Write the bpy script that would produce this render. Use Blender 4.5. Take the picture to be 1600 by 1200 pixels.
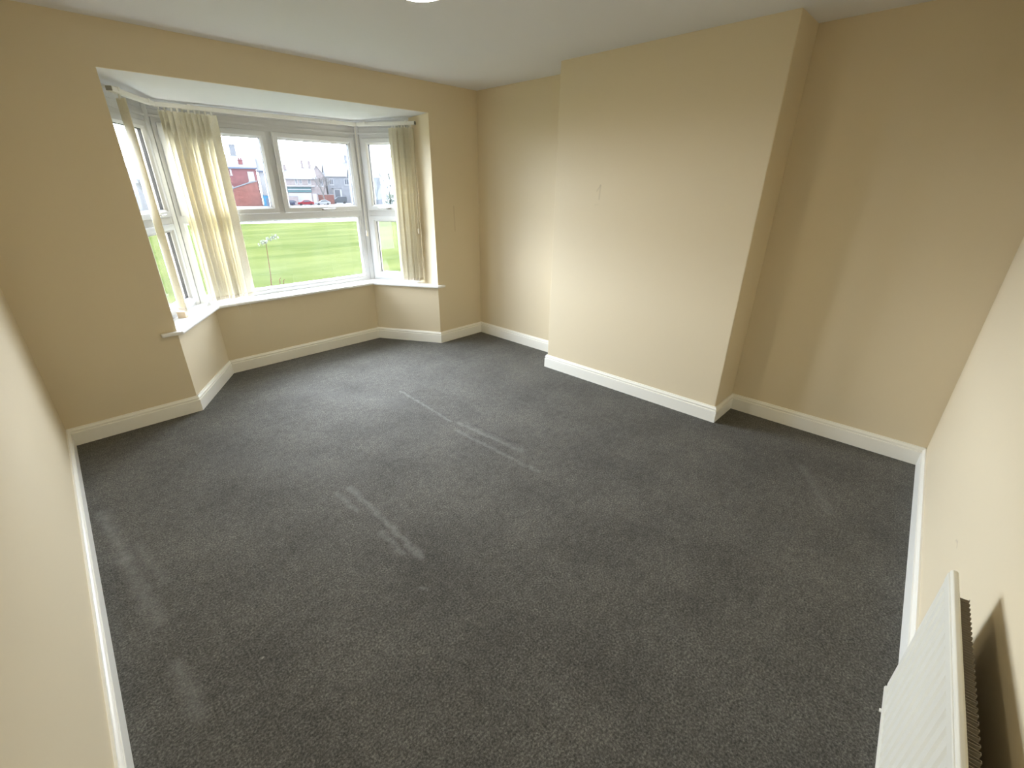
import bpy, bmesh, math, random
from mathutils import Vector, Matrix

random.seed(7)
for o in list(bpy.data.objects):
    bpy.data.objects.remove(o)
sc = bpy.context.scene
COL = sc.collection
PI = math.pi

# ------------------------------------------------------------------ camera
def look(yaw, pitch, roll):
    f = Vector((math.sin(yaw) * math.cos(pitch), math.cos(yaw) * math.cos(pitch), math.sin(pitch)))
    r0 = Vector((math.cos(yaw), -math.sin(yaw), 0))
    u0 = r0.cross(f)
    c, s = math.cos(roll), math.sin(roll)
    r, u = c * r0 + s * u0, -s * r0 + c * u0
    return Matrix((r, u, -f)).transposed()

cam = bpy.data.cameras.new('camera')
cam.sensor_width = 36
cam.lens = 36 * 701.5 / 1600
cam.shift_x = 10.2 / 1600
cam.shift_y = 9.65 / 1600
cam.clip_start = 0.02
cam.clip_end = 1000
cam_ob = bpy.data.objects.new('camera', cam)
COL.objects.link(cam_ob)
cam_ob.matrix_world = Matrix.Translation((0.1827, 0.2162, 1.6842)) @ look(0.7985, -0.4246, 0.005).to_4x4()
sc.camera = cam_ob

# ------------------------------------------------------------------ sky, exposure
SKY = 28.0
LOBE = 1.7
BULB = 88.0
world = bpy.data.worlds.new('overcast_sky')
sc.world = world
world.use_nodes = True
wn = world.node_tree
wn.nodes.clear()
w_out = wn.nodes.new('ShaderNodeOutputWorld')
w_bg = wn.nodes.new('ShaderNodeBackground')
w_tc = wn.nodes.new('ShaderNodeTexCoord')
# sky lobe added ahead of the bay to light the room, duller elsewhere
def w_math(op, x, y=None):
    n = wn.nodes.new('ShaderNodeMath'); n.operation = op
    for i, v in enumerate((x, y)):
        if v is None: continue
        if hasattr(v, 'is_output'): wn.links.new(v, n.inputs[i])
        else: n.inputs[i].default_value = v
    return n.outputs[0]
w_dot = wn.nodes.new('ShaderNodeVectorMath'); w_dot.operation = 'DOT_PRODUCT'
w_dot.inputs[1].default_value = (0.10, math.cos(math.radians(24)), math.sin(math.radians(24)))
wn.links.new(w_tc.outputs['Generated'], w_dot.inputs[0])
w_lobe = w_math('POWER', w_math('MAXIMUM', w_dot.outputs['Value'], 0.0), 2.5)
w_k = w_math('ADD', w_math('MULTIPLY', w_lobe, LOBE), 0.30)
w_col = wn.nodes.new('ShaderNodeVectorMath'); w_col.operation = 'SCALE'
w_col.inputs[0].default_value = (0.92, 1.0, 1.17)
wn.links.new(w_k, w_col.inputs['Scale'])
wn.links.new(w_col.outputs[0], w_bg.inputs['Color'])
w_bg.inputs['Strength'].default_value = SKY
wn.links.new(w_bg.outputs[0], w_out.inputs[0])

sc.view_settings.view_transform = 'Standard'
sc.view_settings.look = 'None'
sc.view_settings.gamma = 1
sc.view_settings.use_curve_mapping = False
sc.view_settings.exposure = 0.0
sc.cycles.max_bounces = 14
sc.cycles.diffuse_bounces = 10
sc.cycles.glossy_bounces = 4
sc.cycles.transmission_bounces = 6
sc.cycles.transparent_max_bounces = 12
sc.cycles.caustics_reflective = False
sc.cycles.caustics_refractive = False
sc.cycles.sample_clamp_indirect = 8
sc.cycles.use_denoising = True

# ------------------------------------------------------------------ room numbers (metres)
W, L, H = 3.943, 4.319, 2.60
AL, BE = -0.0297, -0.0516            # the left and the back wall are a little out of square
XL, XR = 0.797, 3.297                # bay opening
P0, P1, P2, P3 = (XL, L), (1.238, 5.014), (2.890, 5.014), (XR, L)   # wall under the bay windows
Q0, Q1, Q2, Q3 = (XL, 4.636), (1.144, 5.184), (2.984, 5.184), (XR, 4.650)   # window line
SILL = 0.674
SOF = 2.3436
CX, CY0, CY1 = 3.5815, 1.237, 2.930  # chimney breast
NX, NY = -0.1345, -0.2104            # corner of left and back wall

# light portals fill the three window openings so that the sky is sampled well
def portal(a, b, z0, z1):
    ax, ay = a; bx, by = b
    d = Vector((bx - ax, by - ay, 0)); n = Vector((d.y, -d.x, 0)).normalized()
    li = bpy.data.lights.new('window_daylight', 'AREA')
    li.shape = 'RECTANGLE'; li.size = d.length; li.size_y = z1 - z0
    li.cycles.is_portal = True
    ob = bpy.data.objects.new('window_daylight', li)
    COL.objects.link(ob)
    zax = -n
    xax = d.normalized(); yax = zax.cross(xax)
    ob.matrix_world = Matrix.Translation(Vector(((ax + bx) / 2, (ay + by) / 2, (z0 + z1) / 2)) - n * 0.13) @ Matrix((xax, yax, zax)).transposed().to_4x4()
portal(Q0, Q1, 0.70, 2.2)
portal(Q1, Q2, 0.70, 2.2)
portal(Q2, Q3, 0.70, 2.2)

# ------------------------------------------------------------------ materials
def mat(name, color, rough=0.6, spec=0.5, metal=0.0, noise=0.0, nscale=20.0, bump=0.0, bscale=200.0, sheen=0.0, bdist=0.002):
    m = bpy.data.materials.new(name)
    m.use_nodes = True
    nt = m.node_tree
    b = nt.nodes['Principled BSDF']
    b.inputs['Base Color'].default_value = (*color, 1)
    b.inputs['Roughness'].default_value = rough
    b.inputs['Specular IOR Level'].default_value = spec
    b.inputs['Metallic'].default_value = metal
    if sheen:
        b.inputs['Sheen Weight'].default_value = sheen
        b.inputs['Sheen Roughness'].default_value = 0.5
    tc = nt.nodes.new('ShaderNodeTexCoord')
    if noise:
        n = nt.nodes.new('ShaderNodeTexNoise')
        n.inputs['Scale'].default_value = nscale
        n.inputs['Detail'].default_value = 4
        nt.links.new(tc.outputs['Object'], n.inputs['Vector'])
        mr = nt.nodes.new('ShaderNodeMapRange')
        mr.inputs['From Min'].default_value = 0.25; mr.inputs['From Max'].default_value = 0.75
        mr.inputs['To Min'].default_value = 1 - noise; mr.inputs['To Max'].default_value = 1 + noise
        nt.links.new(n.outputs['Fac'], mr.inputs['Value'])
        hs = nt.nodes.new('ShaderNodeVectorMath'); hs.operation = 'SCALE'
        hs.inputs[0].default_value = color
        nt.links.new(mr.outputs[0], hs.inputs['Scale'])
        nt.links.new(hs.outputs[0], b.inputs['Base Color'])
    if bump:
        n2 = nt.nodes.new('ShaderNodeTexNoise')
        n2.inputs['Scale'].default_value = bscale
        n2.inputs['Detail'].default_value = 3
        nt.links.new(tc.outputs['Object'], n2.inputs['Vector'])
        bp = nt.nodes.new('ShaderNodeBump')
        bp.inputs['Strength'].default_value = bump
        bp.inputs['Distance'].default_value = bdist
        nt.links.new(n2.outputs['Fac'], bp.inputs['Height'])
        nt.links.new(bp.outputs[0], b.inputs['Normal'])
    return m

# a soft mark along a line segment A-B of half width W (scuffs, dents)
sg = bpy.data.node_groups.new('segment_mark', 'ShaderNodeTree')
for nm, ty in (('P', 'NodeSocketVector'), ('A', 'NodeSocketVector'), ('B', 'NodeSocketVector'), ('Width', 'NodeSocketFloat')):
    sg.interface.new_socket(nm, in_out='INPUT', socket_type=ty)
sg.interface.new_socket('Mask', in_out='OUTPUT', socket_type='NodeSocketFloat')
gi = sg.nodes.new('NodeGroupInput'); go = sg.nodes.new('NodeGroupOutput')
def vmath(nt, op, a, b=None):
    n = nt.nodes.new('ShaderNodeVectorMath'); n.operation = op
    for i, s in enumerate((a, b)):
        if s is None: continue
        if hasattr(s, 'is_output'): nt.links.new(s, n.inputs[i])
        else: n.inputs[i].default_value = s
    return n
def smath(nt, op, a, b=None, clamp=False):
    n = nt.nodes.new('ShaderNodeMath'); n.operation = op; n.use_clamp = clamp
    for i, s in enumerate((a, b)):
        if s is None: continue
        if hasattr(s, 'is_output'): nt.links.new(s, n.inputs[i])
        else: n.inputs[i].default_value = s
    return n.outputs[0]
pa = vmath(sg, 'SUBTRACT', gi.outputs['P'], gi.outputs['A']).outputs['Vector']
ba = vmath(sg, 'SUBTRACT', gi.outputs['B'], gi.outputs['A']).outputs['Vector']
dt = smath(sg, 'DIVIDE', vmath(sg, 'DOT_PRODUCT', pa, ba).outputs['Value'], vmath(sg, 'DOT_PRODUCT', ba, ba).outputs['Value'], clamp=True)
sc_ = vmath(sg, 'SCALE', ba); sg.links.new(dt, sc_.inputs['Scale'])
df = vmath(sg, 'SUBTRACT', pa, sc_.outputs['Vector']).outputs['Vector']
ln = vmath(sg, 'LENGTH', df).outputs['Value']
rt = smath(sg, 'DIVIDE', ln, gi.outputs['Width'])
iv = smath(sg, 'SUBTRACT', 1.0, rt, clamp=True)
sm = smath(sg, 'SMOOTH_MIN', iv, 1.0)
sg.links.new(iv, go.inputs['Mask'])

def add_marks(m, base_socket, marks, wobble=0.0):
    """marks: (A, B, width, colour, strength) mixed over the base colour"""
    nt = m.node_tree
    b = nt.nodes['Principled BSDF']
    tc = nt.nodes.new('ShaderNodeTexCoord')
    P = tc.outputs['Object']
    if wobble:
        n = nt.nodes.new('ShaderNodeTexNoise'); n.inputs['Scale'].default_value = 14; n.inputs['Detail'].default_value = 3
        nt.links.new(P, n.inputs['Vector'])
        c = vmath(nt, 'SUBTRACT', n.outputs['Color'], (0.5, 0.5, 0.5)).outputs['Vector']
        s = vmath(nt, 'SCALE', c); s.inputs['Scale'].default_value = wobble
        P = vmath(nt, 'ADD', P, s.outputs['Vector']).outputs['Vector']
        n3 = nt.nodes.new('ShaderNodeTexNoise'); n3.inputs['Scale'].default_value = 30; n3.inputs['Detail'].default_value = 4
        nt.links.new(tc.outputs['Object'], n3.inputs['Vector'])
        br = smath(nt, 'MULTIPLY', n3.outputs['Fac'], 1.7)
    cur = base_socket
    for A, B, w, col, st in marks:
        g = nt.nodes.new('ShaderNodeGroup'); g.node_tree = sg
        g.inputs['A'].default_value = A; g.inputs['B'].default_value = B; g.inputs['Width'].default_value = w
        nt.links.new(P, g.inputs['P'])
        f = smath(nt, 'MULTIPLY', g.outputs['Mask'], st * (0.80 if wobble else 1.0))
        if wobble: f = smath(nt, 'MULTIPLY', f, br)
        mx = nt.nodes.new('ShaderNodeMix'); mx.data_type = 'RGBA'
        nt.links.new(f, mx.inputs['Factor'])
        if hasattr(cur, 'is_output'): nt.links.new(cur, mx.inputs[6])
        else: mx.inputs[6].default_value = (*cur, 1)
        mx.inputs[7].default_value = (*col, 1)
        cur = mx.outputs[2]
    nt.links.new(cur, b.inputs['Base Color'])

CREAM = (0.725, 0.625, 0.440)
m_wall = mat('cream_wall_paint', CREAM, 0.55, 0.3, bump=0.05, bscale=120)
m_wall_front = mat('cream_wall_paint_scuffed', CREAM, 0.55, 0.3, bump=0.05, bscale=120)
add_marks(m_wall_front, CREAM, [((3.570, L, 1.49), (3.576, L, 1.24), 0.012, (0.45, 0.33, 0.2), 0.35)])
m_wall_breast = mat('cream_wall_paint_ticked', CREAM, 0.55, 0.3, bump=0.05, bscale=120)
add_marks(m_wall_breast, CREAM, [((CX, 2.462, 1.70), (CX, 2.466, 1.60), 0.012, (0.42, 0.34, 0.22), 0.35),
                                 ((CX, 2.462, 1.70), (CX, 2.492, 1.66), 0.010, (0.42, 0.34, 0.22), 0.3),
                                 ((CX, 2.47, 1.56), (CX, 2.50, 1.555), 0.010, (0.42, 0.34, 0.22), 0.12)])
m_wall_back = mat('cream_wall_paint_nicked', CREAM, 0.55, 0.3, bump=0.05, bscale=120)
add_marks(m_wall_back, CREAM, [((2.30, -0.085, 0.485), (2.27, -0.087, 0.497), 0.008, (0.5, 0.42, 0.3), 0.5),
                               ((2.27, -0.087, 0.497), (2.245, -0.088, 0.490), 0.008, (0.5, 0.42, 0.3), 0.5)])
m_ceil = mat('white_ceiling_paint', (0.77, 0.78, 0.81), 0.7, 0.2, bump=0.04, bscale=90)
m_trim = mat('gloss_cream_white_paint', (0.90, 0.88, 0.80), 0.3, 0.5)
m_upvc = mat('white_plastic_frame', (0.62, 0.62, 0.62), 0.28, 0.5)
m_sill = mat('gloss_white_sill_paint', (0.88, 0.88, 0.86), 0.25, 0.5)
m_gasket = mat('black_rubber', (0.03, 0.03, 0.035), 0.6)
m_chrome = mat('satin_metal', (0.42, 0.40, 0.37), 0.3, 0.5, 0.9)
m_rad = mat('white_radiator_enamel', (0.78, 0.755, 0.655), 0.32, 0.5)
m_fin = mat('convector_steel', (0.40, 0.36, 0.29), 0.5, 0.4, 0.2)
m_rail = mat('white_blind_rail', (0.78, 0.77, 0.72), 0.35, 0.5)
m_cap = mat('grey_rail_cap', (0.25, 0.24, 0.21), 0.5)
m_cord = mat('cream_cord', (0.78, 0.72, 0.58), 0.7)
m_weight = mat('cream_plastic', (0.66, 0.60, 0.50), 0.5)
m_card = mat('beige_card', (0.62, 0.50, 0.36), 0.8, 0.2, noise=0.08, nscale=40)
m_lamp = mat('white_lamp_plastic', (0.85, 0.85, 0.83), 0.4)

def fabric(name, col, trans):
    m = bpy.data.materials.new(name); m.use_nodes = True
    nt = m.node_tree; nt.nodes.clear()
    out = nt.nodes.new('ShaderNodeOutputMaterial')
    d = nt.nodes.new('ShaderNodeBsdfDiffuse'); t = nt.nodes.new('ShaderNodeBsdfTranslucent')
    mx = nt.nodes.new('ShaderNodeMixShader'); mx.inputs[0].default_value = trans
    tc = nt.nodes.new('ShaderNodeTexCoord')
    wv = nt.nodes.new('ShaderNodeTexNoise'); wv.inputs['Scale'].default_value = 90
    nt.links.new(tc.outputs['Object'], wv.inputs['Vector'])
    mr = nt.nodes.new('ShaderNodeMapRange'); mr.inputs['To Min'].default_value = 0.92; mr.inputs['To Max'].default_value = 1.08
    nt.links.new(wv.outputs['Fac'], mr.inputs['Value'])
    v = nt.nodes.new('ShaderNodeVectorMath'); v.operation = 'SCALE'; v.inputs[0].default_value = col
    nt.links.new(mr.outputs[0], v.inputs['Scale'])
    nt.links.new(v.outputs[0], d.inputs['Color']); nt.links.new(v.outputs[0], t.inputs['Color'])
    nt.links.new(d.outputs[0], mx.inputs[1]); nt.links.new(t.outputs[0], mx.inputs[2])
    nt.links.new(mx.outputs[0], out.inputs[0])
    return m
m_vane = fabric('cream_blind_fabric', (0.89, 0.84, 0.69), 0.10)

def glass_mat():
    m = bpy.data.materials.new('veiled_window_glass'); m.use_nodes = True
    nt = m.node_tree; nt.nodes.clear()
    out = nt.nodes.new('ShaderNodeOutputMaterial')
    tr = nt.nodes.new('ShaderNodeBsdfTransparent'); tr.inputs[0].default_value = (0.97, 0.985, 0.975, 1)
    gl = nt.nodes.new('ShaderNodeBsdfGlossy'); gl.inputs['Roughness'].default_value = 0.02
    tl = nt.nodes.new('ShaderNodeBsdfTranslucent'); tl.inputs[0].default_value = (0.95, 0.96, 0.98, 1)  # faint translucent veil mixed in to imitate haze over the view outside
    lwt = nt.nodes.new('ShaderNodeLayerWeight'); lwt.inputs[0].default_value = 0.5
    frs = smath(nt, 'ADD', smath(nt, 'MULTIPLY', smath(nt, 'POWER', lwt.outputs['Facing'], 5.0), 0.9), 0.03)
    m1 = nt.nodes.new('ShaderNodeMixShader'); m2 = nt.nodes.new('ShaderNodeMixShader')
    tc = nt.nodes.new('ShaderNodeTexCoord')
    n = nt.nodes.new('ShaderNodeTexNoise'); n.inputs['Scale'].default_value = 3.0; n.inputs['Detail'].default_value = 6
    nt.links.new(tc.outputs['Object'], n.inputs['Vector'])
    mr = nt.nodes.new('ShaderNodeMapRange')
    mr.inputs['From Min'].default_value = 0.3; mr.inputs['From Max'].default_value = 0.75
    mr.inputs['To Min'].default_value = 0.0015; mr.inputs['To Max'].default_value = 0.006
    nt.links.new(n.outputs['Fac'], mr.inputs['Value'])
    nt.links.new(mr.outputs[0], m1.inputs[0])
    nt.links.new(tr.outputs[0], m1.inputs[1]); nt.links.new(tl.outputs[0], m1.inputs[2])
    nt.links.new(frs, m2.inputs[0])
    nt.links.new(m1.outputs[0], m2.inputs[1]); nt.links.new(gl.outputs[0], m2.inputs[2])
    nt.links.new(m2.outputs[0], out.inputs[0])
    return m
m_glass = glass_mat()

def emit(name, col, st):
    m = bpy.data.materials.new(name); m.use_nodes = True
    nt = m.node_tree; nt.nodes.clear()
    out = nt.nodes.new('ShaderNodeOutputMaterial'); e = nt.nodes.new('ShaderNodeEmission')
    e.inputs[0].default_value = (*col, 1); e.inputs[1].default_value = st
    nt.links.new(e.outputs[0], out.inputs[0])
    return m
m_bulb = emit('lit_bulb', (1.0, 0.88, 0.64), BULB)

# charcoal carpet: fine flecked pile, soft wear patches, dents left by furniture
def carpet():
    m = mat('charcoal_carpet', (0.06, 0.06, 0.06), 1.0, 0.1, sheen=0.08)
    nt = m.node_tree; b = nt.nodes['Principled BSDF']
    tc = nt.nodes.new('ShaderNodeTexCoord')
    def noise(s, d, r=0.5):
        n = nt.nodes.new('ShaderNodeTexNoise'); n.inputs['Scale'].default_value = s; n.inputs['Detail'].default_value = d
        n.inputs['Roughness'].default_value = r
        nt.links.new(tc.outputs['Object'], n.inputs['Vector']); return n
    fine = noise(120, 5, 0.75); big = noise(2.2, 4, 0.6); mid = noise(24, 4, 0.65)
    rp = nt.nodes.new('ShaderNodeValToRGB')
    e = rp.color_ramp.elements
    e[0].position = 0.30; e[0].color = (0.027, 0.0258, 0.0222, 1)
    e[1].position = 0.72; e[1].color = (0.245, 0.234, 0.205, 1)
    e2 = rp.color_ramp.elements.new(0.5); e2.color = (0.096, 0.0915, 0.0805, 1)
    nt.links.new(fine.outputs['Fac'], rp.inputs[0])
    m1 = nt.nodes.new('ShaderNodeMapRange'); m1.inputs['From Min'].default_value = 0.3; m1.inputs['From Max'].default_value = 0.7
    m1.inputs['To Min'].default_value = 0.80; m1.inputs['To Max'].default_value = 1.22
    nt.links.new(big.outputs['Fac'], m1.inputs['Value'])
    m2 = nt.nodes.new('ShaderNodeMapRange'); m2.inputs['From Min'].default_value = 0.3; m2.inputs['From Max'].default_value = 0.7
    m2.inputs['To Min'].default_value = 0.80; m2.inputs['To Max'].default_value = 1.2
    nt.links.new(mid.outputs['Fac'], m2.inputs['Value'])
    k = smath(nt, 'MULTIPLY', m1.outputs[0], m2.outputs[0])
    v = vmath(nt, 'SCALE', rp.outputs[0]); nt.links.new(k, v.inputs['Scale'])
    LT, DK = (0.24, 0.235, 0.225), (0.02, 0.02, 0.02)
    def s(x0, y0, x1, y1, w, c=LT, st=0.8):
        return ((x0, y0, 0), (x1, y1, 0), w * 0.9, c, st)
    add_marks(m, v.outputs['Vector'], MARKS(s, DK), wobble=0.065)
    bp = nt.nodes.new('ShaderNodeBump'); bp.inputs['Strength'].default_value = 0.6; bp.inputs['Distance'].default_value = 0.004
    nt.links.new(fine.outputs['Fac'], bp.inputs['Height'])
    nt.links.new(bp.outputs[0], b.inputs['Normal'])
    return m
def MARKS(s, DK):
    return [
        s(1.139, 2.485, 1.113, 1.690, 0.030, st=0.75), s(1.055, 2.489, 1.063, 2.250, 0.028, st=0.65),
        s(1.064, 1.990, 1.056, 1.793, 0.032, st=0.65), s(2.170, 3.480, 2.120, 2.700, 0.022, st=0.7),
        s(2.145, 2.640, 2.190, 2.010, 0.030, st=0.6), s(2.060, 2.560, 2.080, 1.760, 0.026, st=0.6),
        s(2.210, 2.520, 2.240, 2.090, 0.016, DK, 0.7), s(2.170, 2.600, 2.20, 2.05, 0.07, st=0.18),
        s(0.045, 3.260, 0.075, 2.720, 0.050, st=0.55), s(0.075, 2.720, 0.110, 2.200, 0.055, st=0.5),
        s(0.135, 2.80, 0.180, 2.42, 0.045, st=0.35), s(0.120, 1.92, 0.128, 1.650, 0.05, st=0.5),
        s(3.370, 0.560, 2.960, 0.330, 0.045, st=0.3), s(3.02, 3.72, 3.26, 3.70, 0.014, DK, 0.8),
        s(3.06, 3.16, 3.22, 3.14, 0.014, DK, 0.6), s(1.55, 4.1, 2.0, 3.3, 0.22, st=0.16),
        s(0.7, 3.4, 1.2, 2.6, 0.22, st=0.12), s(0.358, 1.722, 0.361, 1.716, 0.006, (0.5, 0.48, 0.42), 1.0),
        s(0.99, 1.55, 1.01, 1.52, 0.016, (0.2, 0.2, 0.19), 0.8),
    ]
m_carpet = carpet()

# ------------------------------------------------------------------ mesh helper
class MB:
    def __init__(self):
        self.v = []; self.f = []
    def add(self, verts, faces, M=None):
        n = len(self.v)
        for p in verts:
            p = Vector(p)
            self.v.append(M @ p if M is not None else p)
        self.f += [tuple(n + i for i in q) for q in faces]
        return self
    def box(self, x0, x1, y0, y1, z0, z1, M=None):
        vs = [(x0, y0, z0), (x1, y0, z0), (x1, y1, z0), (x0, y1, z0), (x0, y0, z1), (x1, y0, z1), (x1, y1, z1), (x0, y1, z1)]
        return self.add(vs, [(3, 2, 1, 0), (4, 5, 6, 7), (0, 1, 5, 4), (1, 2, 6, 5), (2, 3, 7, 6), (3, 0, 4, 7)], M)
    def prism(self, poly, z0, z1, M=None, zf=None):
        """plan polygon extruded upwards; zf(x, y) may give the lower height"""
        n = len(poly)
        vs = [(x, y, zf(x, y) if zf else z0) for x, y in poly] + [(x, y, z1) for x, y in poly]
        fs = [tuple(range(n - 1, -1, -1)), tuple(range(n, 2 * n))]
        fs += [(i, (i + 1) % n, n + (i + 1) % n, n + i) for i in range(n)]
        return self.add(vs, fs, M)
    def extrude(self, poly, O, U, V, D, M=None):
        """polygon in the plane O + a U + b V extruded along D"""
        O, U, V, D = Vector(O), Vector(U), Vector(V), Vector(D)
        n = len(poly)
        vs = [O + U * a + V * b for a, b in poly] + [O + U * a + V * b + D for a, b in poly]
        fs = [tuple(range(n - 1, -1, -1)), tuple(range(n, 2 * n))]
        fs += [(i, (i + 1) % n, n + (i + 1) % n, n + i) for i in range(n)]
        return self.add(vs, fs, M)
    def sweep(self, profile, path, M=None):
        """profile (offset from path to its right hand side, z) swept along a plan polyline with mitres"""
        pts = [Vector(p) for p in path]; k = len(pts); rings = []
        for i, p in enumerate(pts):
            ds = []
            if i > 0: ds.append((p - pts[i - 1]).normalized())
            if i < k - 1: ds.append((pts[i + 1] - p).normalized())
            ns = [Vector((d.y, -d.x)) for d in ds]
            if len(ns) == 2:
                b = (ns[0] + ns[1]); b = b / (1 + ns[0].dot(ns[1]))
            else: b = ns[0]
            rings.append([(p.x + b.x * o, p.y + b.y * o, z) for o, z in profile])
        m = len(profile); vs = [q for r in rings for q in r]; fs = []
        for i in range(k - 1):
            for j in range(m):
                a = i * m + j; b2 = i * m + (j + 1) % m
                fs.append((a, b2, b2 + m, a + m))
        fs.append(tuple(range(m))); fs.append(tuple(range((k - 1) * m + m - 1, (k - 1) * m - 1, -1)))
        return self.add(vs, fs, M)
    def ring(self, u0, u1, z0, z1, prof, M=None):
        """rectangular frame in the u-z plane; prof = (inset, depth) points"""
        vs = []; m = len(prof)
        for cu, cz, su, sz in ((u0, z0, 1, 1), (u1, z0, -1, 1), (u1, z1, -1, -1), (u0, z1, 1, -1)):
            vs += [(cu + su * i, d, cz + sz * i) for i, d in prof]
        fs = []
        for c in range(4):
            for j in range(m):
                a = c * m + j; b = c * m + (j + 1) % m
                d = ((c + 1) % 4) * m
                fs.append((a, d + j, d + (j + 1) % m, b))
        return self.add(vs, fs, M)
    def tube(self, pts, r, n=8, M=None):
        pts = [Vector(p) for p in pts]
        rs = r if isinstance(r, (list, tuple)) else [r] * len(pts)
        vs = []; fs = []; prev = None
        for i, p in enumerate(pts):
            d = (pts[min(i + 1, len(pts) - 1)] - pts[max(i - 1, 0)]).normalized()
            a = Vector((0, 0, 1)) if abs(d.z) < 0.9 else Vector((1, 0, 0))
            if prev is not None: a = prev
            x = (a - d * a.dot(d)).normalized(); y = d.cross(x); prev = x
            vs += [p + (x * math.cos(2 * PI * k / n) + y * math.sin(2 * PI * k / n)) * rs[i] for k in range(n)]
        for i in range(len(pts) - 1):
            for k in range(n):
                fs.append((i * n + k, i * n + (k + 1) % n, (i + 1) * n + (k + 1) % n, (i + 1) * n + k))
        fs.append(tuple(range(n - 1, -1, -1))); fs.append(tuple((len(pts) - 1) * n + k for k in range(n)))
        return self.add(vs, fs, M)
    def lathe(self, prof, n=24, M=None):
        vs = []; fs = []; m = len(prof)
        for k in range(n):
            a = 2 * PI * k / n
            vs += [(r * math.cos(a), r * math.sin(a), z) for r, z in prof]
        for k in range(n):
            for j in range(m - 1):
                fs.append((k * m + j, ((k + 1) % n) * m + j, ((k + 1) % n) * m + j + 1, k * m + j + 1))
        fs.append(tuple(k * m for k in range(n - 1, -1, -1))); fs.append(tuple(k * m + m - 1 for k in range(n)))
        return self.add(vs, fs, M)
    def build(self, name, m, parent=None, bevel=0.0, smooth=False, seg=2, fix=True):
        me = bpy.data.meshes.new(name)
        me.from_pydata([tuple(p) for p in self.v], [], self.f)
        if fix:
            bm = bmesh.new(); bm.from_mesh(me)
            bmesh.ops.recalc_face_normals(bm, faces=bm.faces)
            bm.to_mesh(me); bm.free()
        me.materials.append(m)
        if smooth:
            for p in me.polygons: p.use_smooth = True
        ob = bpy.data.objects.new(name, me)
        COL.objects.link(ob)
        if parent is not None: ob.parent = parent
        if bevel:
            bv = ob.modifiers.new('bevel', 'BEVEL'); bv.width = bevel; bv.segments = seg; bv.limit_method = 'ANGLE'; bv.angle_limit = math.radians(40)
        return ob

def struct(ob, label=None):
    ob['kind'] = 'structure'
    if label: ob['label'] = label
    return ob
def tag(ob, label, cat, group=None, kind=None):
    ob['label'] = label; ob['category'] = cat
    if group: ob['group'] = group
    if kind: ob['kind'] = kind
    return ob
def empty(name, loc=(0, 0, 0), rz=0.0):
    o = bpy.data.objects.new(name, None); COL.objects.link(o)
    o.location = loc; o.rotation_euler = (0, 0, rz); o.empty_display_size = 0.1
    return o
def copy_thing(root):
    r = root.copy(); COL.objects.link(r)
    for ch in root.children:
        c = ch.copy(); COL.objects.link(c); c.parent = r
        for g in ch.children:
            d = g.copy(); COL.objects.link(d); d.parent = c
    return r

# ------------------------------------------------------------------ room shell
struct(MB().box(-0.45, 4.25, -0.55, 5.40, -0.12, 0.0).build('floor', m_carpet), 'dark charcoal fitted carpet with dents and pale scuffs')
struct(MB().box(-0.45, 4.25, -0.55, 4.72, H, H + 0.16).build('ceiling', m_ceil), 'plain white painted ceiling')
U = MB().extrude([(-0.45, -0.05), (XL, -0.05), (XL, SOF), (XR, SOF), (XR, -0.05), (4.25, -0.05), (4.25, H + 0.05), (-0.45, H + 0.05)],
                 (0, L, 0), (1, 0, 0), (0, 0, 1), (0, 0.42, 0))
struct(U.build('wall_front', m_wall_front), 'cream wall around the bay window opening')
lw = MB().prism([(NX, NY), (0.0, L), (0.0, L + 0.1), (-0.3, L + 0.1), (-0.45, NY - 0.3), (NX + 0.02, NY - 0.3)], -0.05, H + 0.05)
struct(lw.build('wall_left', m_wall), 'cream wall left of the bay')
bw = MB().prism([(NX, NY), (W, 0.0), (W + 0.1, 0.0), (W + 0.1, -0.3), (NX, NY - 0.3)], -0.05, H + 0.05)
struct(bw.build('wall_back', m_wall_back), 'cream wall behind the radiator')
struct(MB().box(W, W + 0.25, -0.35, L + 0.1, -0.05, H + 0.05).build('wall_right', m_wall), 'cream alcove wall behind the chimney breast')
struct(MB().box(CX, W + 0.05, CY0, CY1, -0.05, H + 0.05).build('wall_chimney_breast', m_wall_breast, bevel=0.006), 'cream chimney breast projecting from the right wall')

O0, O1, O2, O3 = (0.543, 4.48), (1.073, 5.314), (3.055, 5.314), (3.556, 4.47)
top = SILL - 0.026
struct(MB().prism([P0, P1, O1, O0], -0.05, top).build('wall_bay_left', m_wall), 'short cream wall under the left bay window')
struct(MB().prism([P1, P2, O2, O1], -0.05, top).build('wall_bay_middle', m_wall), 'cream wall under the middle bay window')
struct(MB().prism([P2, P3, O3, O2], -0.05, top).build('wall_bay_right', m_wall), 'short cream wall under the right bay window')
def sofz(x, y): return SOF - 0.047 * (y - L) / 0.865
struct(MB().prism([(0.79, L + 0.015), (XR + 0.01, L + 0.015), (3.40, 4.70), (3.10, 5.36), (1.02, 5.36), (0.70, 4.70)], 0, H + 0.16, zf=sofz).build('ceiling_bay', m_ceil), 'white soffit over the bay window')

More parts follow.
